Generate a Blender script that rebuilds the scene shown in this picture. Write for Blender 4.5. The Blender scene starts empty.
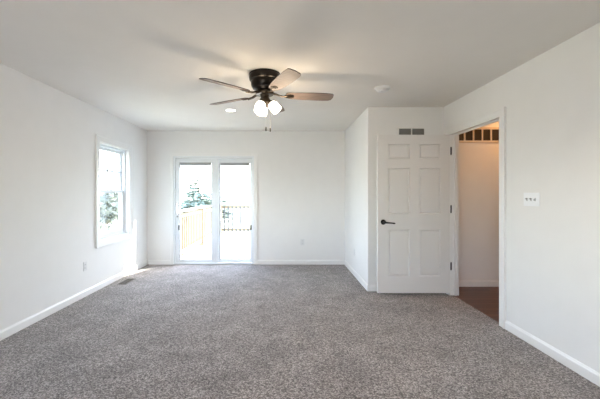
import bpy, bmesh, math, random
from mathutils import Vector, Matrix
random.seed(7)
PI = math.pi
S = bpy.context.scene
COL = S.collection
EYE = 1.287          # eye height; the room is 2.44 m high
CEIL = 2.44

# ------------------------------------------------------------------ camera
cam = bpy.data.cameras.new('camera')
cam.sensor_width = 36.0
cam.lens = 36.0 * 325 / 600
cam.shift_x = 16 / 600
cam.shift_y = -5.5 / 600
cam.clip_start = 0.05
cam.clip_end = 400
co = bpy.data.objects.new('camera', cam)
COL.objects.link(co)
co.location = (0, 0, EYE)
co.rotation_euler = (PI / 2, 0, 0)
S.camera = co

# ------------------------------------------------------------------ sky
world = bpy.data.worlds.new('world')
S.world = world
world.use_nodes = True
wn = world.node_tree
wn.nodes.clear()
sky = wn.nodes.new('ShaderNodeTexSky')
sky.sky_type = 'NISHITA'
sky.sun_disc = False
sky.sun_elevation = math.radians(48.6)
sky.sun_rotation = math.radians(50)
sky.air_density = 1.0
sky.dust_density = 1.5
mixw = wn.nodes.new('ShaderNodeMixRGB')
mixw.inputs[0].default_value = 0.15
mixw.inputs[2].default_value = (9.0, 9.6, 10.2, 1)
wn.links.new(sky.outputs[0], mixw.inputs[1])
bg = wn.nodes.new('ShaderNodeBackground')
bg.inputs[1].default_value = 2.0
wn.links.new(mixw.outputs[0], bg.inputs[0])
wo = wn.nodes.new('ShaderNodeOutputWorld')
wn.links.new(bg.outputs[0], wo.inputs[0])


def light(name, kind, loc, energy, color, direction=(0, 0, -1), **kw):
    l = bpy.data.lights.new(name, kind)
    l.energy = energy
    l.color = color
    for k, v in kw.items():
        setattr(l, k, v)
    o = bpy.data.objects.new(name, l)
    COL.objects.link(o)
    o.location = loc
    o.rotation_euler = Vector(direction).to_track_quat('-Z', 'Y').to_euler()
    return o


SUN_DIR = (-.77, -.63, -1.13)
light('sun', 'SUN', (6, 12, 20), 17.0, (1, .965, .90), SUN_DIR, angle=math.radians(.8))
# added warm fill lamp set in the rear opening behind the camera
light('rear_fill', 'AREA', (-1.2, -1.75, 1.45), 13, (1, .80, .58), (0, 1, 0),
      shape='RECTANGLE', size=1.8, size_y=1.1)

S.view_settings.view_transform = 'Standard'
S.view_settings.look = 'None'
S.view_settings.exposure = 0.73
S.view_settings.gamma = 1.0
S.view_settings.use_curve_mapping = False
S.cycles.max_bounces = 14
S.cycles.diffuse_bounces = 8
S.cycles.transparent_max_bounces = 16
S.cycles.sample_clamp_indirect = 8.0


# ------------------------------------------------------------------ materials
def mat(name, color, rough=.5, metallic=0.0, spec=.5):
    m = bpy.data.materials.new(name)
    m.use_nodes = True
    b = m.node_tree.nodes['Principled BSDF']
    b.inputs['Base Color'].default_value = (*color, 1)
    b.inputs['Roughness'].default_value = rough
    b.inputs['Metallic'].default_value = metallic
    b.inputs['Specular IOR Level'].default_value = spec
    return m


def noise_mat(name, c1, c2, scale, rough=.6, bump=0.0, bump_scale=None, detail=4, stretch=(1, 1, 1), spec=.3, dist=.002):
    m = mat(name, c1, rough, spec=spec)
    nt = m.node_tree
    b = nt.nodes['Principled BSDF']
    tc = nt.nodes.new('ShaderNodeTexCoord')
    mp = nt.nodes.new('ShaderNodeMapping')
    mp.inputs['Scale'].default_value = stretch
    nt.links.new(tc.outputs['Object'], mp.inputs[0])
    n = nt.nodes.new('ShaderNodeTexNoise')
    n.inputs['Scale'].default_value = scale
    n.inputs['Detail'].default_value = detail
    nt.links.new(mp.outputs[0], n.inputs['Vector'])
    r = nt.nodes.new('ShaderNodeValToRGB')
    r.color_ramp.elements[0].position = .3
    r.color_ramp.elements[1].position = .7
    r.color_ramp.elements[0].color = (*c1, 1)
    r.color_ramp.elements[1].color = (*c2, 1)
    nt.links.new(n.outputs[0], r.inputs[0])
    nt.links.new(r.outputs[0], b.inputs['Base Color'])
    if bump:
        n2 = nt.nodes.new('ShaderNodeTexNoise')
        n2.inputs['Scale'].default_value = bump_scale or scale
        n2.inputs['Detail'].default_value = 3
        nt.links.new(mp.outputs[0], n2.inputs['Vector'])
        bp = nt.nodes.new('ShaderNodeBump')
        bp.inputs['Strength'].default_value = bump
        bp.inputs['Distance'].default_value = dist
        nt.links.new(n2.outputs[0], bp.inputs['Height'])
        nt.links.new(bp.outputs[0], b.inputs['Normal'])
    return m


def carpet_mat():
    m = mat('carpet', (.3, .28, .28), 1.0, spec=.0)
    nt = m.node_tree
    b = nt.nodes['Principled BSDF']
    tc = nt.nodes.new('ShaderNodeTexCoord')

    def noise(scale, detail=2, rough=.5):
        n = nt.nodes.new('ShaderNodeTexNoise')
        n.inputs['Scale'].default_value = scale
        n.inputs['Detail'].default_value = detail
        n.inputs['Roughness'].default_value = rough
        nt.links.new(tc.outputs['Object'], n.inputs['Vector'])
        return n
    tuft = nt.nodes.new('ShaderNodeTexVoronoi')      # twisted tufts, each its own shade
    tuft.inputs['Scale'].default_value = 130
    nt.links.new(tc.outputs['Object'], tuft.inputs['Vector'])
    sep = nt.nodes.new('ShaderNodeSeparateColor')
    nt.links.new(tuft.outputs['Color'], sep.inputs[0])
    tuft = sep
    fleck = noise(42, 3, .7)         # clumps of pile
    brush = noise(3.2, 5, .65)        # brushed and walked-on patches
    r = nt.nodes.new('ShaderNodeValToRGB')
    e = r.color_ramp.elements
    e[0].position, e[0].color = .20, (.055, .045, .043, 1)
    e[1].position, e[1].color = .80, (.58, .525, .505, 1)
    k = r.color_ramp.elements.new(.5)
    k.color = (.235, .207, .20, 1)
    mx = nt.nodes.new('ShaderNodeMath')
    mx.operation = 'MULTIPLY_ADD'
    mx.inputs[1].default_value = .5
    nt.links.new(tuft.outputs[0], mx.inputs[0])
    m2 = nt.nodes.new('ShaderNodeMath')
    m2.operation = 'MULTIPLY'
    m2.inputs[1].default_value = .5
    nt.links.new(fleck.outputs[0], m2.inputs[0])
    nt.links.new(m2.outputs[0], mx.inputs[2])
    nt.links.new(mx.outputs[0], r.inputs[0])
    r2 = nt.nodes.new('ShaderNodeValToRGB')
    r2.color_ramp.elements[0].position = .35
    r2.color_ramp.elements[1].position = .65
    r2.color_ramp.elements[0].color = (.66, .66, .66, 1)
    r2.color_ramp.elements[1].color = (1, 1, 1, 1)
    nt.links.new(brush.outputs[0], r2.inputs[0])
    mm = nt.nodes.new('ShaderNodeMixRGB')
    mm.blend_type = 'MULTIPLY'
    mm.inputs[0].default_value = 1
    nt.links.new(r.outputs[0], mm.inputs[1])
    nt.links.new(r2.outputs[0], mm.inputs[2])
    nt.links.new(mm.outputs[0], b.inputs['Base Color'])
    bp = nt.nodes.new('ShaderNodeBump')
    bp.inputs['Strength'].default_value = .9
    bp.inputs['Distance'].default_value = .012
    nt.links.new(mx.outputs[0], bp.inputs['Height'])
    nt.links.new(bp.outputs[0], b.inputs['Normal'])
    b.inputs['Sheen Weight'].default_value = .25
    b.inputs['Sheen Roughness'].default_value = .6
    return m


def plank_mat(name, c1, c2, width, length, rough, axis_rot=0.0, gap=.004):
    m = mat(name, c1, rough)
    nt = m.node_tree
    b = nt.nodes['Principled BSDF']
    tc = nt.nodes.new('ShaderNodeTexCoord')
    mp = nt.nodes.new('ShaderNodeMapping')
    mp.inputs['Rotation'].default_value = (0, 0, axis_rot)
    nt.links.new(tc.outputs['Object'], mp.inputs[0])
    br = nt.nodes.new('ShaderNodeTexBrick')
    br.inputs['Scale'].default_value = 1
    br.inputs['Brick Width'].default_value = length
    br.inputs['Row Height'].default_value = width
    br.inputs['Mortar Size'].default_value = gap
    br.inputs['Color1'].default_value = (*c1, 1)
    br.inputs['Color2'].default_value = (*c2, 1)
    br.inputs['Mortar'].default_value = (c1[0] * .35, c1[1] * .35, c1[2] * .35, 1)
    nt.links.new(mp.outputs[0], br.inputs['Vector'])
    mp2 = nt.nodes.new('ShaderNodeMapping')
    mp2.inputs['Scale'].default_value = (2, 24, 2)
    nt.links.new(mp.outputs[0], mp2.inputs[0])
    n = nt.nodes.new('ShaderNodeTexNoise')
    n.inputs['Scale'].default_value = 2
    n.inputs['Detail'].default_value = 5
    nt.links.new(mp2.outputs[0], n.inputs['Vector'])
    r = nt.nodes.new('ShaderNodeValToRGB')
    r.color_ramp.elements[0].color = (.6, .6, .6, 1)
    r.color_ramp.elements[1].color = (1.2, 1.2, 1.2, 1)
    nt.links.new(n.outputs[0], r.inputs[0])
    mm = nt.nodes.new('ShaderNodeMixRGB')
    mm.blend_type = 'MULTIPLY'
    mm.inputs[0].default_value = 1
    nt.links.new(br.outputs[0], mm.inputs[1])
    nt.links.new(r.outputs[0], mm.inputs[2])
    nt.links.new(mm.outputs[0], b.inputs['Base Color'])
    return m


def glass_mat():
    m = bpy.data.materials.new('window_glass')
    m.use_nodes = True
    nt = m.node_tree
    nt.nodes.clear()
    out = nt.nodes.new('ShaderNodeOutputMaterial')
    tr = nt.nodes.new('ShaderNodeBsdfTransparent')
    tr.inputs[0].default_value = (.96, .975, .97, 1)
    gl = nt.nodes.new('ShaderNodeBsdfGlossy')
    gl.inputs['Roughness'].default_value = .02
    fr = nt.nodes.new('ShaderNodeLayerWeight')     # thin pane: a little reflection, more at grazing angles
    fr.inputs[0].default_value = .5
    pw = nt.nodes.new('ShaderNodeMath')
    pw.operation = 'POWER'
    pw.inputs[1].default_value = 5
    nt.links.new(fr.outputs['Facing'], pw.inputs[0])
    ad = nt.nodes.new('ShaderNodeMath')
    ad.operation = 'MULTIPLY_ADD'
    ad.inputs[1].default_value = .45
    ad.inputs[2].default_value = .03
    nt.links.new(pw.outputs[0], ad.inputs[0])
    mx = nt.nodes.new('ShaderNodeMixShader')
    nt.links.new(ad.outputs[0], mx.inputs[0])
    nt.links.new(tr.outputs[0], mx.inputs[1])
    nt.links.new(gl.outputs[0], mx.inputs[2])
    nt.links.new(mx.outputs[0], out.inputs[0])
    return m


def emit_mat(name, color, strength):
    m = mat(name, (.9, .9, .88), .4)
    b = m.node_tree.nodes['Principled BSDF']
    b.inputs['Emission Color'].default_value = (*color, 1)
    b.inputs['Emission Strength'].default_value = strength
    return m


M = {}
M['wall'] = noise_mat('wall_paint', (.785, .783, .778), (.80, .798, .793), 6, .7, .06, 260, dist=.001)
M['ceil'] = noise_mat('ceiling_paint', (.78, .757, .722), (.795, .772, .737), 5, .8, .08, 220, dist=.001)
M['trim'] = mat('trim_paint', (.80, .80, .795), .35)
M['door'] = mat('door_paint', (.76, .75, .74), .4)
M['vinyl'] = mat('white_vinyl', (.74, .77, .80), .3)
M['carpet'] = carpet_mat()
M['hardwood'] = plank_mat('dark_hardwood', (.085, .032, .022), (.13, .052, .036), .09, 1.1, .4, 0)
M['bronze'] = mat('oil_rubbed_bronze', (.022, .018, .016), .28, .75)
M['black'] = mat('black_metal', (.012, .012, .012), .35, .6)
M['iron'] = mat('antique_bronze_metal', (.075, .055, .038), .3, .8)
M['blade'] = noise_mat('grey_walnut_blade', (.17, .125, .105), (.27, .21, .18), 3, .55, stretch=(3, 40, 3), spec=.35)
M['blade_edge'] = mat('dark_blade_edge', (.05, .035, .03), .4)
M['shade'] = emit_mat('lit_frosted_glass', (1, .92, .78), 2.2)
M['recess_on'] = emit_mat('lit_recessed_lens', (1, .93, .82), 9.0)
M['plastic'] = mat('white_plastic', (.70, .705, .71), .35)
M['switch_white'] = mat('bright_white_plastic', (.84, .86, .89), .3)
M['slot'] = mat('dark_slot', (.03, .03, .03), .5)
M['greydim'] = mat('grey_toggle', (.45, .45, .46), .4)
M['ventgrey'] = mat('grey_louver', (.27, .265, .25), .5)
M['ventwhite'] = mat('vent_frame_white', (.80, .79, .77), .4)
M['grilledark'] = mat('dark_grille_backing', (.06, .045, .03), .6)
M['grillewood'] = mat('tan_grille_frame', (.62, .55, .47), .5)
M['register'] = mat('brown_register_metal', (.06, .05, .043), .55)
M['baluster_metal'] = mat('dark_grey_metal', (.05, .055, .065), .5)
M['blind'] = mat('grey_blind_rail', (.30, .31, .32), .4)
M['gasket'] = mat('grey_gasket', (.36, .38, .42), .5)
M['glass'] = glass_mat()
M['pine'] = noise_mat('pale_pine', (.17, .128, .078), (.21, .165, .105), 4, .7, stretch=(1, 1, 6))
M['deck'] = plank_mat('deck_boards', (.60, .56, .50), (.66, .62, .55), .14, 4.0, .8, PI / 2, .006)
M['grass'] = noise_mat('pale_grass', (.24, .24, .15), (.34, .32, .22), 3, .95)
M['siding'] = mat('white_siding', (.75, .75, .73), .6)
M['fir'] = noise_mat('fir_needles', (.12, .155, .135), (.18, .215, .18), 2, .8)
M['bush'] = noise_mat('bush_leaves', (.08, .09, .075), (.14, .15, .125), 2, .8)
M['bark'] = noise_mat('bark', (.12, .09, .07), (.2, .16, .13), 12, .9)


# ------------------------------------------------------------------ mesh helpers
def BM():
    return bmesh.new()


def box(bm, x0, x1, y0, y1, z0, z1, rot=None, piv=None):
    v = [bm.verts.new((x, y, z)) for x in (x0, x1) for y in (y0, y1) for z in (z0, z1)]
    f = [(0, 1, 3, 2), (4, 6, 7, 5), (0, 4, 5, 1), (2, 3, 7, 6), (0, 2, 6, 4), (1, 5, 7, 3)]
    for q in f:
        bm.faces.new([v[i] for i in q])
    if rot is not None:
        bmesh.ops.rotate(bm, verts=v, cent=piv, matrix=rot)
    return v


def tube(bm, p0, p1, r0, r1=None, n=16, caps=True):
    r1 = r0 if r1 is None else r1
    p0, p1 = Vector(p0), Vector(p1)
    q = (p1 - p0).to_track_quat('Z', 'Y')
    rings = []
    for p, r in ((p0, r0), (p1, r1)):
        rings.append([bm.verts.new(p + q @ Vector((r * math.cos(2 * PI * i / n), r * math.sin(2 * PI * i / n), 0))) for i in range(n)])
    for i in range(n):
        j = (i + 1) % n
        bm.faces.new((rings[0][i], rings[0][j], rings[1][j], rings[1][i]))
    if caps:
        bm.faces.new(rings[0][::-1])
        bm.faces.new(rings[1])


def lathe(bm, prof, n=32, mtx=None, cap0=True, cap1=True):
    """prof: list of (radius, z) from bottom to top, revolved about z"""
    mtx = mtx or Matrix.Identity(4)
    rings = []
    for r, z in prof:
        rings.append([bm.verts.new(mtx @ Vector((r * math.cos(2 * PI * i / n), r * math.sin(2 * PI * i / n), z))) for i in range(n)])
    for a, b in zip(rings, rings[1:]):
        for i in range(n):
            j = (i + 1) % n
            bm.faces.new((a[i], a[j], b[j], b[i]))
    if cap0:
        bm.faces.new(rings[0][::-1])
    if cap1:
        bm.faces.new(rings[-1])


def prism(bm, pts, thick, mtx=None):
    """pts: outline in xy, extruded along z from 0 to thick"""
    mtx = mtx or Matrix.Identity(4)
    a = [bm.verts.new(mtx @ Vector((x, y, 0))) for x, y in pts]
    b = [bm.verts.new(mtx @ Vector((x, y, thick))) for x, y in pts]
    n = len(pts)
    bm.faces.new(a[::-1])
    bm.faces.new(b)
    for i in range(n):
        j = (i + 1) % n
        bm.faces.new((a[i], a[j], b[j], b[i]))


def obj(name, bm, m, parent=None, smooth=False, bevel=0.0, seg=2):
    bmesh.ops.recalc_face_normals(bm, faces=bm.faces[:])
    me = bpy.data.meshes.new(name)
    bm.to_mesh(me)
    bm.free()
    if isinstance(m, (list, tuple)):
        for k in m:
            me.materials.append(k)
    else:
        me.materials.append(m)
    o = bpy.data.objects.new(name, me)
    COL.objects.link(o)
    if parent:
        o.parent = parent
        o.matrix_parent_inverse = Matrix.Translation(-Vector(parent.location)) if not parent.parent else Matrix.Identity(4)
    if smooth:
        for p in me.polygons:
            p.use_smooth = True
        try:
            me.set_sharp_from_angle(angle=math.radians(35))
        except Exception:
            pass
    if bevel:
        b = o.modifiers.new('bevel', 'BEVEL')
        b.width = bevel
        b.segments = seg
        b.limit_method = 'ANGLE'
    return o


def tag(o, label, cat, group=None, kind=None):
    o['label'] = label
    o['category'] = cat
    if group:
        o['group'] = group
    if kind:
        o['kind'] = kind
    return o


def struct(o, label=None, cat=None):
    o['kind'] = 'structure'
    if label:
        o['label'] = label
        o['category'] = cat
    return o


def thing(name, label, cat, loc=(0, 0, 0), group=None):
    o = bpy.data.objects.new(name, None)
    COL.objects.link(o)
    o.location = loc
    o.empty_display_size = .1
    return tag(o, label, cat, group)


def wall(name, axis, at, thick, u0, u1, z0, z1, holes=(), m=None):
    """slab with rectangular openings. axis 'x': normal along x, runs along y.
    at = room face, thick = signed thickness away from the room"""
    us = sorted({u0, u1, *[h[0] for h in holes], *[h[1] for h in holes]})
    zs = sorted({z0, z1, *[h[2] for h in holes], *[h[3] for h in holes]})
    solid = {}
    for i in range(len(us) - 1):
        for j in range(len(zs) - 1):
            cu, cz = (us[i] + us[i + 1]) / 2, (zs[j] + zs[j + 1]) / 2
            solid[i, j] = not any(h[0] < cu < h[1] and h[2] < cz < h[3] for h in holes)
    bm = BM()
    cache = {}

    def V(u, z, d):
        k = (round(u, 5), round(z, 5), d)
        if k not in cache:
            t = at + (thick if d else 0)
            cache[k] = bm.verts.new((t, u, z) if axis == 'x' else (u, t, z))
        return cache[k]
    for (i, j), s in solid.items():
        if not s:
            continue
        a, b, c, d = us[i], us[i + 1], zs[j], zs[j + 1]
        for k in (0, 1):
            bm.faces.new((V(a, c, k), V(b, c, k), V(b, d, k), V(a, d, k)))
        for (di, dj, p, q) in ((-1, 0, (a, c), (a, d)), (1, 0, (b, c), (b, d)), (0, -1, (a, c), (b, c)), (0, 1, (a, d), (b, d))):
            if not solid.get((i + di, j + dj), False):
                bm.faces.new((V(*p, 0), V(*q, 0), V(*q, 1), V(*p, 1)))
    return struct(obj(name, bm, m or M['wall']))


# ------------------------------------------------------------------ room shell
XL, XR, YB, YC, XS, YR = -2.50, 2.12, 5.94, 4.31, 1.115, -1.60   # left, right, back, closet front, closet side, rear
T = .085
bm = BM(); box(bm, XL - .2, 2.15, YR - .2, YB + .16, -.12, 0)
struct(obj('floor', bm, M['carpet']), 'grey speckled wall to wall carpet of the empty bedroom', 'carpet')
bm = BM(); box(bm, 2.15, 4.0, 2.0, 4.7, -.12, -.004)
struct(obj('floor_hall', bm, M['hardwood']), 'dark reddish brown wood floor beyond the open doorway', 'floor')
bm = BM(); box(bm, XL - .2, 4.0, YR - .2, YB + .16, CEIL, CEIL + .12)
struct(obj('ceiling', bm, M['ceil']), 'smooth white ceiling of the bedroom', 'ceiling')

W1 = (4.385, 5.245, .645, 2.0)      # left window opening: y0, y1, z0, z1
SD = (-2.02, -.55, .0, 1.98)       # sliding door opening: x0, x1, z0, z1
DR = (3.18, 4.125, .0, 2.04)      # hall doorway in right wall: y0, y1, z0, z1
RW = (-2.1, -.3, .9, 2.0)  # added rear opening, placed to steer fill light into the room
wall('wall_left', 'x', XL, -.16, YR - .2, YB + .16, 0, CEIL, [W1])
wall('wall_back', 'y', YB, .16, XL, XS + .11, 0, CEIL, [SD])
wall('wall_right', 'x', XR, T, YR - .2, YC + .22, 0, CEIL, [(DR[0] - .018, DR[1] + .018, 0, DR[3] + .018)])
wall('wall_rear', 'y', YR, -.16, XL, XR, 0, CEIL, [RW])
wall('wall_closet_front', 'y', YC, .11, XS, XR, 0, CEIL)
wall('wall_closet_side', 'x', XS, .11, YC + .11, YB, 0, CEIL)
wall('wall_hall_back', 'y', 4.53, .12, XR + T, 4.0, -.1, CEIL)
wall('wall_hall_right', 'x', 3.9, .1, 2.1, 4.53, -.1, CEIL)
wall('wall_hall_front', 'y', 2.1, -.1, XR + T, 4.0, -.1, CEIL)


def baseboard(name, p, q, inward, h=.083, t=.014):
    """p,q = floor points on the wall face; inward = unit vector into the room"""
    p, q, n = Vector((*p, 0)), Vector((*q, 0)), Vector((*inward, 0))
    prof = [(0, 0), (t, 0), (t, h - .018), (t * .55, h - .006), (t * .4, h), (0, h)]
    bm = BM()
    A = [bm.verts.new(p + n * a + Vector((0, 0, b))) for a, b in prof]
    B = [bm.verts.new(q + n * a + Vector((0, 0, b))) for a, b in prof]
    k = len(prof)
    bm.faces.new(A); bm.faces.new(B[::-1])
    for i in range(k):
        j = (i + 1) % k
        bm.faces.new((A[i], A[j], B[j], B[i]))
    return struct(obj(name, bm, M['trim']))


CW = .08   # casing width
baseboard('baseboard_left', (XL, YR), (XL, YB), (1, 0))
baseboard('baseboard_back_left', (XL + .014, YB), (SD[0] - .06, YB), (0, -1))
baseboard('baseboard_back_right', (SD[1] + .06, YB), (XS - .014, YB), (0, -1))
baseboard('baseboard_closet_side', (XS, YC - .014), (XS, YB), (-1, 0))
baseboard('baseboard_closet_front', (XS, YC), (XR, YC), (0, -1))
baseboard('baseboard_right', (XR, YR), (XR, DR[0] - CW), (-1, 0))
baseboard('baseboard_hall', (XR + T, 4.53), (3.9, 4.53), (0, -1), t=.022)


def casing(name, axis, face, n, u0, u1, z0, z1, w=CW, t=.016, sill=False, m=None):
    """flat picture-frame casing around opening u0..u1, z0..z1; n = sign into the room"""
    bm = BM()

    def b(ua, ub, za, zb, tt=t):
        a, c = sorted((face, face + n * tt))
        if axis == 'x':
            box(bm, a, c, ua, ub, za, zb)
        else:
            box(bm, ua, ub, a, c, za, zb)
    k = .014          # raised back band along the outer edge, flat board inside it
    lo = z0 - (w if sill else 0)
    b(u0 - w + k, u0, lo + (k if sill else 0), z1 + w - k)
    b(u1, u1 + w - k, lo + (k if sill else 0), z1 + w - k)
    b(u0, u1, z1, z1 + w - k)
    if sill:
        b(u0, u1, lo + k, z0)
        b(u0 - w + k, u1 + w - k, lo, lo + k, t + .006)
    b(u0 - w, u0 - w + k, lo, z1 + w, t + .006)
    b(u1 + w - k, u1 + w, lo, z1 + w, t + .006)
    b(u0 - w + k, u1 + w - k, z1 + w - k, z1 + w, t + .006)
    return struct(obj(name, bm, m or M['trim']))


casing('trim_1', 'x', XL, 1, W1[0], W1[1], W1[2], W1[3], sill=True)
casing('trim_2', 'y', YB, -1, SD[0], SD[1], 0, SD[3], w=.058)
casing('trim_3', 'x', XR, -1, DR[0], DR[1], 0, DR[3])
casing('trim_4', 'x', XR + T, 1, DR[0], DR[1], 0, DR[3])
bm = BM()   # hall doorway jamb lining with its stop
jt = .018
box(bm, XR, XR + T, DR[1], DR[1] + jt, 0, DR[3])
box(bm, XR, XR + T, DR[0] - jt, DR[0], 0, DR[3])
box(bm, XR, XR + T, DR[0] - jt, DR[1] + jt, DR[3], DR[3] + jt)
box(bm, XR + .040, XR + .068, DR[1] - .012, DR[1], 0, DR[3])
box(bm, XR + .040, XR + .068, DR[0], DR[0] + .012, 0, DR[3])
box(bm, XR + .040, XR + .068, DR[0] + .012, DR[1] - .012, DR[3] - .012, DR[3])
struct(obj('trim_5', bm, M['trim']))


# ------------------------------------------------------------------ windows
def frame_bm(axis, d0, d1, u0, u1, z0, z1, wl, wr, wb, wt):
    bm = BM()

    def b(ua, ub, za, zb):
        if axis == 'x':
            box(bm, d0, d1, ua, ub, za, zb)
        else:
            box(bm, ua, ub, d0, d1, za, zb)
    b(u0, u0 + wl, z0, z1)
    b(u1 - wr, u1, z0, z1)
    b(u0 + wl, u1 - wr, z0, z0 + wb)
    b(u0 + wl, u1 - wr, z1 - wt, z1)
    return bm


def pane_bm(axis, d, u0, u1, z0, z1):
    bm = BM()
    if axis == 'x':
        box(bm, d - .003, d + .003, u0, u1, z0, z1)
    else:
        box(bm, u0, u1, d - .003, d + .003, z0, z1)
    return bm


def double_hung(name, wy0, wy1, wz0, wz1, label):
    o = bpy.data.objects.new(name, None); COL.objects.link(o)
    o.location = (XL - .1, (wy0 + wy1) / 2, wz0)
    struct(o, label, 'window')
    # flat liner boards over the wall return, then the vinyl frame
    obj('jamb_liner', frame_bm('x', XL - .158, XL + .002, wy0, wy1, wz0, wz1, .012, .012, .014, .012), M['trim'], o)
    a0, a1, b0, b1 = wy0 + .012, wy1 - .012, wz0 + .014, wz1 - .012
    obj('window_frame', frame_bm('x', XL - .15, XL - .055, a0, a1, b0, b1, .03, .03, .03, .03), M['vinyl'], o, bevel=.003, seg=1)
    a0 += .03; a1 -= .03; b0 += .03; b1 -= .03
    zm = (b0 + b1) / 2
    up = obj('upper_sash', frame_bm('x', XL - .135, XL - .105, a0, a1, zm - .02, b1, .038, .038, .04, .04), M['vinyl'], o, bevel=.002, seg=1)
    bm = BM()
    ym, zq = (a0 + a1) / 2, (zm + .02 + b1 - .04) / 2
    box(bm, XL - .128, XL - .112, ym - .015, ym + .015, zm + .02, b1 - .04)
    box(bm, XL - .128, XL - .112, a0 + .038, ym - .015, zq - .015, zq + .015)
    box(bm, XL - .128, XL - .112, ym + .015, a1 - .038, zq - .015, zq + .015)
    obj('muntin', bm, M['vinyl'], up)
    obj('pane', pane_bm('x', XL - .12, a0 + .03, a1 - .03, zm + .01, b1 - .03), M['glass'], up)
    lo = obj('lower_sash', frame_bm('x', XL - .1, XL - .068, a0, a1, b0, zm + .022, .04, .04, .05, .042), M['vinyl'], o, bevel=.002, seg=1)
    obj('pane', pane_bm('x', XL - .084, a0 + .03, a1 - .03, b0 + .04, zm), M['glass'], lo)
    bm = BM()
    box(bm, XL - .1, XL - .07, ym - .03, ym + .03, zm + .022, zm + .034)
    obj('sash_lock', bm, M['plastic'], lo, bevel=.003)
    return o


double_hung('window_1', *W1, 'white double hung window with gridded upper sash on the left wall')
o = bpy.data.objects.new('fill_window', None); COL.objects.link(o); o.location = (-1.2, YR - .08, RW[2])  # unseen window added to light the room from behind
struct(o, 'added rear window behind the camera, out of view, for fill light', 'window')
obj('window_frame', frame_bm('y', YR - .12, YR - .04, *RW, .05, .05, .05, .05), M['vinyl'], o)

# ------------------------------------------------------------------ sliding glass door
sd = bpy.data.objects.new('door_1', None); COL.objects.link(sd)
sd.location = ((SD[0] + SD[1]) / 2, YB + .06, 0)
struct(sd, 'white sliding glass patio door in the back wall', 'door')
obj('door_frame', frame_bm('y', YB - .004, YB + .13, SD[0], SD[1], 0, SD[3], .034, .034, .03, .04), M['vinyl'], sd, bevel=.003, seg=1)


def slider(name, x0, x1, y0, y1, gx0, gx1, label):
    z0, z1 = .03, SD[3] - .04
    p = obj(name, frame_bm('y', y0, y1, x0, x1, z0, z1, gx0 - x0, x1 - gx1, .045, .075), M['vinyl'], sd, bevel=.004, seg=1)
    p['label'] = label
    g = frame_bm('y', y0 + .004, y1 - .004, gx0, gx1, z0 + .045, z1 - .075, .008, .008, .008, .008)
    obj('gasket', g, M['gasket'], p)
    ym = (y0 + y1) / 2
    obj('pane', pane_bm('y', ym, gx0 + .006, gx1 - .006, z0 + .05, z1 - .08), M['glass'], p)
    bm = BM()
    zt = z1 - .075 - .008
    box(bm, gx0 + .012, gx1 - .012, y0 + .002, ym - .004, zt - .045, zt)
    for k in range(5):
        box(bm, gx0 + .014, gx1 - .014, y0 + .004, ym - .004, zt - .052 - k * .007, zt - .047 - k * .007)
    r = obj('raised_blind', bm, M['blind'], p)
    return p


pl = slider('sliding_panel', -1.985, -1.205, YB + .02, YB + .058, -1.918, -1.325, 'left glass panel with white handle')
pr = slider('fixed_panel', -1.30, -.585, YB + .07, YB + .108, -1.183, -.622, 'right glass panel')
bm = BM()   # white D pull on the left stile and its black latch
hx = -1.951
box(bm, hx - .018, hx + .018, YB + .008, YB + .021, .9, 1.13)
box(bm, hx - .012, hx + .012, YB - .035, YB + .010, .92, .945)
box(bm, hx - .012, hx + .012, YB - .035, YB + .010, 1.085, 1.11)
box(bm, hx - .012, hx + .012, YB - .045, YB - .028, .915, 1.115)
h = obj('pull_handle', bm, M['plastic'], pl, bevel=.005)
bm = BM()
box(bm, hx - .008, hx + .006, YB - .004, YB + .01, .862, .885)
obj('thumb_latch', bm, M['slot'], h, bevel=.003)
for p, x, y in ((pl, -1.925, YB + .012), (pr, -.612, YB + .062)):
    bm = BM()
    box(bm, x - .014, x + .014, y, y + .01, .625, .715)
    box(bm, x - .008, x + .008, y - .008, y, .65, .69)
    obj('blind_slider', bm, M['slot'], p, bevel=.003)

# ------------------------------------------------------------------ six panel door, swung open against the closet wall
dx0, dx1, dy, dz0, dz1, dt = 1.190, 2.113, 4.13, .028, 2.04, .035
xs = [0, .134, .41, .528, .80, dx1 - dx0]
hgt = dz1 - dz0
zs = [0, hgt - 1.80, hgt - 1.205, hgt - 1.007, hgt - .425, hgt - .305, hgt - .12, hgt]
bm = BM()
g = {}
for side in (0, 1):
    for i, x in enumerate(xs):
        for j, z in enumerate(zs):
            g[side, i, j] = bm.verts.new((dx0 + x, dy + side * dt, dz0 + z))
panels = []
for side in (0, 1):
    for i in range(len(xs) - 1):
        for j in range(len(zs) - 1):
            q = [g[side, i, j], g[side, i + 1, j], g[side, i + 1, j + 1], g[side, i, j + 1]]
            f = bm.faces.new(q if side == 0 else q[::-1])
            if i in (1, 3) and j in (1, 3, 5):
                panels.append(f)
nx, nz = len(xs), len(zs)
for i in range(nx - 1):
    for j in (0, nz - 1):
        bm.faces.new((g[0, i, j], g[0, i + 1, j], g[1, i + 1, j], g[1, i, j]))
for j in range(nz - 1):
    for i in (0, nx - 1):
        bm.faces.new((g[0, i, j], g[0, i, j + 1], g[1, i, j + 1], g[1, i, j]))
bmesh.ops.recalc_face_normals(bm, faces=bm.faces[:])
for th, dp in ((.011, -.020), (.010, 0.0), (.014, .014)):
    bmesh.ops.inset_individual(bm, faces=panels, thickness=th, depth=dp)
d2 = obj('door_2', bm, M['door'])
struct(d2, 'white six panel interior door standing open against the closet wall', 'door')
bm = BM()   # rose and lever
hc = Vector((1.262, dy, .93))
tube(bm, hc, hc + Vector((0, -.010, 0)), .034, .031, 28)
tube(bm, hc + Vector((0, -.010, 0)), hc + Vector((0, -.045, 0)), .012, .012, 20)
hd = obj('handle', bm, M['black'], d2, smooth=True)
hd['label'] = 'black lever handle'
bm = BM()
lv = [(0, .013), (.02, .0125), (.05, .010), (.09, .009), (.12, .010), (.135, .006)]
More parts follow.
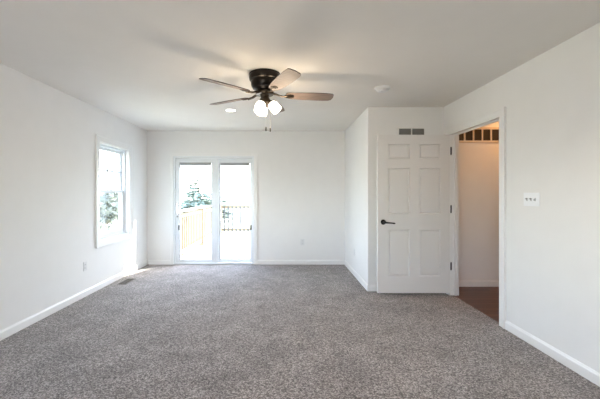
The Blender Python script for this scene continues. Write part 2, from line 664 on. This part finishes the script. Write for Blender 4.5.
prev = None
for i in range(len(lv) - 1):
    a, b = lv[i], lv[i + 1]
    tube(bm, hc + Vector((a[0], -.050, -.003 * (i))), hc + Vector((b[0], -.050, -.003 * (i + 1))), a[1], b[1], 14)
obj('lever', bm, M['black'], hd, smooth=True)
for z in (1.833, 1.096, .372):
    bm = BM()
    tube(bm, (2.119, dy - .008, z - .045), (2.119, dy - .008, z + .045), .008, n=14)
    tube(bm, (2.119, dy - .008, z + .045), (2.119, dy - .008, z + .052), .005, n=10)
    tube(bm, (2.119, dy - .008, z - .052), (2.119, dy - .008, z - .045), .005, n=10)
    box(bm, 2.1135, 2.1165, dy - .008, dy + .028, z - .045, z + .045)
    obj('hinge', bm, M['black'], d2, smooth=True)

# ------------------------------------------------------------------ wall vents
v = thing('wall_vent', 'small white framed return vent with two grey louvred halves above the open door', 'vent', (1.689, YC, 2.0))
vx0, vx1, vz0, vz1 = 1.505, 1.872, 1.985, 2.172
bm = frame_bm('y', YC - .012, YC - .0005, vx0, vx1, vz0, vz1, .018, .018, .018, .018)
box(bm, 1.681, 1.697, YC - .012, YC - .0005, vz0 + .018, vz1 - .018)
obj('frame', bm, M['ventwhite'], v, bevel=.002, seg=1)
for a, b in ((vx0 + .018, 1.681), (1.697, vx1 - .018)):
    bm = BM()
    box(bm, a, b, YC - .002, YC - .0005, vz0 + .018, vz1 - .018)
    n = 12
    for k in range(n):
        z = vz0 + .022 + (vz1 - vz0 - .044) * (k + .5) / n
        box(bm, a, b, YC - .0085, YC - .0065, z - .006, z + .006, Matrix.Rotation(math.radians(-40), 3, 'X'), Vector((0, YC - .0075, z)))
    obj('louver_panel', bm, M['ventgrey'], v)

v = thing('wall_grille', 'long wall grille with a row of dark square openings high in the hallway', 'vent', (2.8, 4.53, 2.0))
gx0, gx1, gz0, gz1 = 2.26, 3.50, 2.0, 2.215
bm = BM()
box(bm, gx0, gx1, 4.5275, 4.5295, gz0 + .02, gz1 - .02)
obj('backing', bm, M['grilledark'], v)
bm = frame_bm('y', 4.508, 4.5295, gx0, gx1, gz0, gz1, .03, .03, .03, .03)
obj('frame', bm, M['grillewood'], v, bevel=.002, seg=1)
x = 2.509 - .123
while x < gx1 - .05:
    bm = BM()
    box(bm, x - .009, x + .009, 4.509, 4.5275, gz0 + .03, gz1 - .03)
    obj('divider', bm, M['grillewood'], v)
    x += .123
bm = BM()
for k in range(9):
    z = gz0 + .04 + k * .0165
    box(bm, gx0 + .03, gx1 - .03, 4.517, 4.5185, z - .004, z + .004, Matrix.Rotation(math.radians(-45), 3, 'X'), Vector((0, 4.518, z)))
obj('louver_panel', bm, M['grilledark'], v)

r = thing('floor_register', 'brown metal floor register set in the carpet by the left wall', 'vent', (-2.305, 4.76, 0))
rx0, rx1, ry0, ry1 = -2.365, -2.245, 4.62, 4.92
bm = BM()
box(bm, rx0, rx0 + .016, ry0, ry1, .001, .008)
box(bm, rx1 - .016, rx1, ry0, ry1, .001, .008)
box(bm, rx0 + .016, rx1 - .016, ry0, ry0 + .016, .001, .008)
box(bm, rx0 + .016, rx1 - .016, ry1 - .016, ry1, .001, .008)
obj('frame', bm, M['register'], r, bevel=.002, seg=1)
bm = BM()
box(bm, rx0 + .016, rx1 - .016, ry0 + .016, ry1 - .016, .0005, .0015)
obj('duct_opening', bm, M['slot'], r)
bm = BM()
for k in range(17):
    y = ry0 + .026 + k * .0155
    box(bm, rx0 + .016, rx1 - .016, y - .0035, y + .0035, .0015, .007)
box(bm, -2.309, -2.301, ry0 + .016, ry1 - .016, .0015, .0072)
obj('louver_grid', bm, M['register'], r)


# ------------------------------------------------------------------ outlets and switch
def outlet(center, normal, label):
    c, n = Vector(center), Vector(normal)
    u = Vector((-n.y, n.x, 0))
    o = thing('wall_outlet', label, 'outlet', c, 'wall outlets')
    R = Matrix((u, Vector((0, 0, 1)), n)).transposed().to_4x4()
    R.translation = c

    def rect(bm, cx, cy, w, h, d0, d1):
        pts = [(cx - w, cy - h), (cx + w, cy - h), (cx + w, cy + h), (cx - w, cy + h)]
        prism(bm, pts, d1 - d0, R @ Matrix.Translation((0, 0, d0)))
    bm = BM(); rect(bm, 0, 0, .035, .057, .0005, .006)
    obj('cover_plate', bm, M['plastic'], o, bevel=.002)
    for s in (-1, 1):
        bm = BM()
        pts = [(.0165 * math.cos(a), s * .0205 + max(-.0125, min(.0125, .0165 * math.sin(a)))) for a in [2 * PI * i / 20 for i in range(20)]]
        prism(bm, pts, .002, R @ Matrix.Translation((0, 0, .006)))
        f = obj('receptacle', bm, M['plastic'], o)
        bm = BM()
        rect(bm, -.006, s * .0205 + .003, .001, .004, .008, .0084)
        rect(bm, .006, s * .0205 + .003, .001, .004, .008, .0084)
        rect(bm, 0, s * .0205 - .007, .002, .002, .008, .0084)
        obj('slot', bm, M['slot'], f)
    return o


outlet((XL, 4.08, .38), (1, 0, 0), 'white duplex outlet low on the left wall before the window')
outlet((.34, YB, .41), (0, -1, 0), 'white duplex outlet on the back wall right of the sliding door')
outlet((XS, 5.14, .37), (-1, 0, 0), 'white duplex outlet low on the closet side wall')

sw = thing('light_switch', 'white three gang toggle switch plate on the right wall', 'switch', (XR, 2.78, 1.24))
bm = BM(); box(bm, XR - .006, XR - .0005, 2.695, 2.868, 1.183, 1.298)
obj('switch_plate', bm, M['switch_white'], sw, bevel=.002)
for y, s in ((2.7355, -1), (2.7815, 1), (2.8275, 1)):
    bm = BM()
    box(bm, XR - .0068, XR - .006, y - .006, y + .006, 1.227, 1.253)
    box(bm, XR - .020, XR - .006, y - .0042, y + .0042, 1.237, 1.247, Matrix.Rotation(math.radians(25 * s), 3, 'Y'), Vector((XR - .006, y, 1.242)))
    obj('toggle', bm, M['greydim'], sw)

# ------------------------------------------------------------------ smoke detector and recessed lights
sx, sy = 1.07, 3.53
s = thing('smoke_detector', 'round white smoke detector on the ceiling', 'smoke detector', (sx, sy, CEIL))
bm = BM()
lathe(bm, [(.022, -.043), (.050, -.041), (.060, -.034), (.066, -.018), (.080, -.016), (.083, -.0005)], 36, Matrix.Translation((sx, sy, CEIL)))
obj('housing', bm, M['plastic'], s, smooth=True)
bm = BM()
lathe(bm, [(.010, -.046), (.012, -.043), (.012, -.041)], 20, Matrix.Translation((sx - .015, sy - .02, CEIL)))
obj('test_button', bm, M['greydim'], s)


def recessed(x, y, label, watts=44):
    o = thing('recessed_light', label, 'ceiling light', (x, y, CEIL), 'recessed ceiling lights')
    t = Matrix.Translation((x, y, CEIL))
    bm = BM()
    n = 40
    prof = [(.062, -.0045), (.066, -.009), (.078, -.007), (.084, -.001), (.062, -.001)]
    lathe(bm, prof + [prof[0]], n, t, False, False)
    obj('trim_ring', bm, M['plastic'], o, smooth=True)
    bm = BM()
    lathe(bm, [(.061, -.0040), (.061, -.0010)], n, t)
    obj('lens', bm, M['recess_on'], o)
    l = bpy.data.lights.new('recessed_lamp', 'SPOT')
    l.energy = watts; l.color = (1, .88, .74); l.spot_size = math.radians(130); l.spot_blend = .9; l.shadow_soft_size = .06
    lo = bpy.data.objects.new('recessed_lamp', l); COL.objects.link(lo)
    lo.location = (x, y, CEIL - .02)
    return o


recessed(-.73, 4.46, 'lit recessed ceiling light beyond the fan blades')
recessed(.97, 1.80, 'lit recessed ceiling light nearest the camera at the top edge of the photo')

# warm lamp in the hallway ceiling
light('hall_lamp', 'POINT', (3.2, 4.05, 2.32), 6.5, (1, .50, .19), shadow_soft_size=.08)

# ------------------------------------------------------------------ ceiling fan
FX, FY = -.185, 3.13
fan = thing('ceiling_fan', 'dark bronze hugger ceiling fan with five grey blades and lit glass shades', 'ceiling fan', (FX, FY, CEIL))
FT = Matrix.Translation((FX, FY, CEIL))
bm = BM()
lathe(bm, [(.072, -.168), (.080, -.162), (.092, -.150), (.116, -.140), (.130, -.115), (.134, -.088), (.132, -.070), (.137, -.066), (.147, -.060), (.151, -.040), (.150, -.020), (.146, -.010), (.150, -.004), (.150, -.001)], 48, FT)
obj('motor_housing', bm, M['bronze'], fan, smooth=True)
bm = BM()
lathe(bm, [(.045, -.205), (.082, -.200), (.086, -.190), (.086, -.176), (.080, -.170), (.05, -.168)], 40, FT)
obj('blade_hub', bm, M['iron'], fan, smooth=True)
BZ = -.203
for k in range(5):
    ang = math.radians(90 - (12 + 72 * k))
    R = FT @ Matrix.Rotation(ang, 4, 'Z') @ Matrix.Translation((0, 0, BZ)) @ Matrix.Rotation(math.radians(-13), 4, 'X')
    bm = BM()
    # blade outline: narrow rounded root, wide slightly raked tip
    out = [(.205, -.040), (.20, -.02), (.20, .02), (.205, .040), (.25, .052), (.35, .064), (.47, .070), (.58, .070), (.635, .066), (.662, .050),
           (.672, .0), (.668, -.045), (.655, -.060), (.60, -.066), (.47, -.068), (.35, -.062), (.25, -.052)]
    prism(bm, out, .007, R)
    b = obj('blade', bm, [M['blade'], M['blade_edge']], fan)
    for p in b.data.polygons:
        if len(p.vertices) == 4:
            p.material_index = 1
    # blade iron: arm from hub, oval medallion under the blade root
    bm = BM()
    A = FT @ Matrix.Rotation(ang, 4, 'Z')
    pts = [(.075, -.186), (.11, -.190), (.145, -.205), (.18, -.210), (.21, -.209)]
    for (r0, z0), (r1, z1) in zip(pts, pts[1:]):
        for w in (-1, 1):
            tube(bm, A @ Vector((r0, w * .008, z0)), A @ Vector((r1, w * (.008 if r1 < .2 else .018), z1)), .0075, n=10)
    el = [(.235 + .05 * math.cos(t), .033 * math.sin(t)) for t in [2 * PI * i / 28 for i in range(28)]]
    prism(bm, el, .006, R @ Matrix.Translation((0, 0, -.0062)))
    el = [(.235 + .03 * math.cos(t), .019 * math.sin(t)) for t in [2 * PI * i / 28 for i in range(28)]]
    prism(bm, el, .006, R @ Matrix.Translation((0, 0, -.0115)))
    obj('blade_iron', bm, M['iron'], fan, smooth=True)
# light kit
bm = BM()
lathe(bm, [(.012, -.322), (.022, -.318), (.026, -.308), (.020, -.298), (.036, -.288), (.050, -.272), (.052, -.250), (.044, -.236), (.040, -.222), (.046, -.205)], 36, FT)
lk = obj('light_fitter', bm, M['iron'], fan, smooth=True)
for az in (95, 215, 335):
    a = math.radians(90 - az)
    TILT = 42 if az == 95 else 22
    out = Vector((math.cos(a), math.sin(a), 0))
    ax = (out * math.sin(math.radians(TILT)) - Vector((0, 0, math.cos(math.radians(TILT))))).normalized()
    neck = Vector((FX, FY, CEIL - .258)) + out * .040
    bm = BM()
    tube(bm, neck - ax * .012, neck + ax * .018, .016, .020, 20)
    tube(bm, neck + ax * .018, neck + ax * .034, .026, .028, 24)
    h = obj('lamp_socket', bm, M['iron'], fan, smooth=True)
    q = ax.to_track_quat('Z', 'Y').to_matrix().to_4x4()
    q.translation = neck + ax * .026
    bm = BM()
    prof = [(.024, 0), (.036, .006), (.045, .020), (.050, .042), (.051, .065), (.050, .088), (.047, .104)]
    inner = [(.044, .103), (.047, .087), (.048, .065), (.047, .043), (.042, .022), (.032, .010), (.018, .004)]
    lathe(bm, prof + inner, 32, q, True, True)
    obj('lamp_shade', bm, M['shade'], fan, smooth=True)
    l = bpy.data.lights.new('fan_bulb', 'POINT')
    l.energy = 3.6; l.color = (1, .80, .56); l.shadow_soft_size = .05
    lo = bpy.data.objects.new('fan_bulb', l); COL.objects.link(lo)
    lo.location = neck + ax * .20
for (x, y, z0, z1) in ((-.170, 3.06, 1.878, 2.13), (-.130, 3.08, 1.876, 2.13)):
    bm = BM()
    n = 40
    for i in range(n):
        za = z0 + .04 + (z1 - z0 - .04) * i / n
        zb = z0 + .04 + (z1 - z0 - .04) * (i + 1) / n
        lathe(bm, [(.0006, za), (.0017, (za + zb) / 2), (.0006, zb)], 8, Matrix.Translation((x, y, 0)))
    c = obj('pull_chain', bm, M['iron'], fan, smooth=True)
    bm = BM()
    lathe(bm, [(.003, z0), (.0075, z0 + .005), (.0075, z0 + .033), (.003, z0 + .041)], 16, Matrix.Translation((x, y, 0)))
    obj('chain_fob', bm, M['black'], c, smooth=True)

# ------------------------------------------------------------------ outside: deck, rails, yard, trees
DZ = -.10
GZ = -1.0
bm = BM(); box(bm, -60, 40, 6.2, 120, GZ - .1, GZ)
struct(obj('ground', bm, M['grass']), 'pale sunlit grass of the yard', 'ground')
bm = BM(); box(bm, -60, XL - .17, -30, 6.2, GZ - .1, GZ)
struct(obj('ground_side', bm, M['grass']), 'pale grass beside the house', 'ground')
bm = BM(); box(bm, -2.34, .3, YB + .17, 11.6, DZ - .04, DZ)
struct(obj('deck', bm, M['deck']), 'pale wooden deck outside the sliding door', 'deck')
bm = BM(); box(bm, -2.34, .3, 11.57, 11.61, DZ - .30, DZ - .045)
box(bm, -2.36, -2.33, YB + .17, 11.6, DZ - .30, DZ - .045)
struct(obj('deck_rim', bm, M['pine']))
# unseen house wing added on the right to shade most of the patio door
bm = BM()     # top edge sloped to trim the sunlight to a narrow sliver
prism(bm, [(6.15, GZ), (10.2, GZ), (10.2, 1.76), (6.15, 5.24)], 5.0, Matrix(((0, 0, 1, .35), (1, 0, 0, 0), (0, 1, 0, 0), (0, 0, 0, 1))))
struct(obj('wall_sun_blocker', bm, M['siding']))


def railing(name, p, q, label, n_post, group, bal='pine'):
    p, q = Vector((*p, DZ)), Vector((*q, DZ))
    o = thing(name, label, 'railing', p, group)
    L = (q - p).length
    d = (q - p) / L
    n = Vector((-d.y, d.x, 0))

    def bar(bm, a, b, w, z0, z1):
        A, B = p + d * a, p + d * b
        vs = []
        for P in (A, B):
            for s in (-w, w):
                for z in (z0, z1):
                    vs.append(bm.verts.new(P + n * s + Vector((0, 0, z))))
        for f in ((0, 1, 3, 2), (4, 6, 7, 5), (0, 4, 5, 1), (2, 3, 7, 6), (0, 2, 6, 4), (1, 5, 7, 3)):
            bm.faces.new([vs[i] for i in f])
    ps = [L * i / (n_post - 1) for i in range(n_post)]
    for a in ps:
        bm = BM(); bar(bm, a - .045, a + .045, .045, .001, 1.0)
        bar(bm, a - .07, a + .07, .07, .001, .035)
        obj('post', bm, M['pine'], o)
    bm = BM(); bar(bm, -.06, L + .06, .07, 1.0, 1.04)
    obj('top_rail', bm, M['pine'], o)
    bm = BM(); bar(bm, .045, L - .045, .02, .88, .97)
    obj('upper_stringer', bm, M['pine'], o)
    bm = BM(); bar(bm, .045, L - .045, .02, .08, .17)
    obj('bottom_rail', bm, M['pine'], o)
    k = .13
    while k < L - .08:
        if min(abs(k - a) for a in ps) > .07:
            bm = BM(); bar(bm, k - .022, k + .022, .022, .04, .96)
            obj('baluster', bm, M[bal], o)
        k += .14
    return o


railing('deck_railing', (-2.24, 6.35), (-2.24, 11.35), 'pine deck railing running away from the house on the left', 3, 'deck railings')
railing('deck_railing', (-2.24, 11.5), (.2, 11.5), 'pine deck railing with dark grey balusters along the far deck edge', 3, 'deck railings', 'baluster_metal')


def fir(x, y, h, r, label, seed):
    rd = random.Random(seed)
    o = thing('fir_tree', label, 'tree', (x, y, GZ), 'trees beyond the deck')
    bm = BM(); tube(bm, (x, y, GZ), (x, y, GZ + h * .97), .035 * h * .5, .01, 10)
    obj('trunk', bm, M['bark'], o)
    bm = BM()
    lay = int(h * 5)
    for i in range(lay):
        t = (i + .5) / lay
        z = GZ + h * (.1 + .88 * t)
        R = r * (1 - t) ** .85 * rd.uniform(.8, 1.1) + .08
        nb = max(5, int(15 * (1 - t)) + 4)
        for k in range(nb):
            a = rd.uniform(0, 2 * PI)
            L = R * rd.uniform(.65, 1.15)
            u = Vector((math.cos(a), math.sin(a), 0))
            w = Vector((-u.y, u.x, 0))
            base = Vector((x, y, z))
            droop = rd.uniform(-.35, .15)
            m = 6
            for s in range(m):          # feathery sprays along the bough
                f0 = (s + .3) / m
                P = base + u * L * f0 + Vector((0, 0, droop * L * f0 * f0))
                ln = (.20 + .25 * (1 - f0)) * L * .75 + .04
                for sg in (-1, 1):
                    tip = P + u * ln * .8 + w * sg * ln * rd.uniform(.5, .9) + Vector((0, 0, rd.uniform(-.12, .10) * ln))
                    e = Vector((0, 0, .03 + .1 * ln))
                    v = [bm.verts.new(P - u * .02), bm.verts.new(P + u * ln * .35 - e * .4), bm.verts.new(tip), bm.verts.new(P + w * sg * ln * .12 + e)]
                    bm.faces.new((v[0], v[1], v[2]))
                    bm.faces.new((v[0], v[2], v[3]))
    obj('foliage', bm, M['fir'], o)
    return o


def broadleaf(name, x, y, h, r, label, seed, leaves, m='bush', size=.16):
    rd = random.Random(seed)
    o = thing(name, label, 'tree' if name == 'bare_tree' else 'bush', (x, y, GZ), 'trees beyond the deck' if name == 'bare_tree' else 'bushes outside the left window')
    bm = BM()

    def branch(p, d, L, rad, depth):
        q = p + d * L
        tube(bm, p, q, rad, rad * .65, 7)
        tips.append(q)
        if depth == 0:
            return
        for _ in range(3):
            nd = (d + Vector((rd.uniform(-.7, .7), rd.uniform(-.7, .7), rd.uniform(-.1, .5)))).normalized()
            branch(p + d * L * rd.uniform(.6, 1), nd, L * rd.uniform(.55, .8), rad * .6, depth - 1)
    tips = []
    branch(Vector((x, y, GZ)), Vector((0, 0, 1)), h * .34, .022 * h * .6, 4 if name == 'bare_tree' else 3)
    obj('trunk', bm, M['bark'], o)
    bm = BM()
    for _ in range(leaves):
        c = rd.choice(tips)
        P = c + Vector((rd.gauss(0, r * .22), rd.gauss(0, r * .22), rd.gauss(0, r * .2)))
        a = Vector((rd.uniform(-1, 1), rd.uniform(-1, 1), rd.uniform(-1, 1))).normalized()
        b = a.orthogonal().normalized()
        s = size * rd.uniform(.6, 1.3)
        v = [bm.verts.new(P - a * s), bm.verts.new(P + b * s * .45), bm.verts.new(P + a * s), bm.verts.new(P - b * s * .45)]
        bm.faces.new(v)
    if leaves:
        obj('foliage', bm, M[m], o)
    else:
        bm.free()
    return o


fir(-5.65, 21.5, 4.25, 1.75, 'pale green fir tree beyond the left glass panel', 3)
fir(-5.6, 27.0, 3.2, 1.7, 'smaller fir tree behind the centre of the sliding door', 5)
fir(-8.6, 31.0, 3.6, 1.9, 'fir tree at the far left edge of the patio glass', 9)
broadleaf('bare_tree', -3.2, 24.0, 4.6, 1.2, 'thin bare tree beyond the right glass panel', 4, 60, size=.12)
for i, (x, y, h) in enumerate(((-8.0, 14.6, 2.9), (-11.2, 17.6, 2.8), (-9.6, 21.2, 2.9))):
    broadleaf('garden_bush', x, y, h, 1.1, ('leafy bush nearest outside the left window', 'taller leafy bush left of the others outside the window', 'leafy bush farthest outside the left window')[i], 20 + i, 1500)
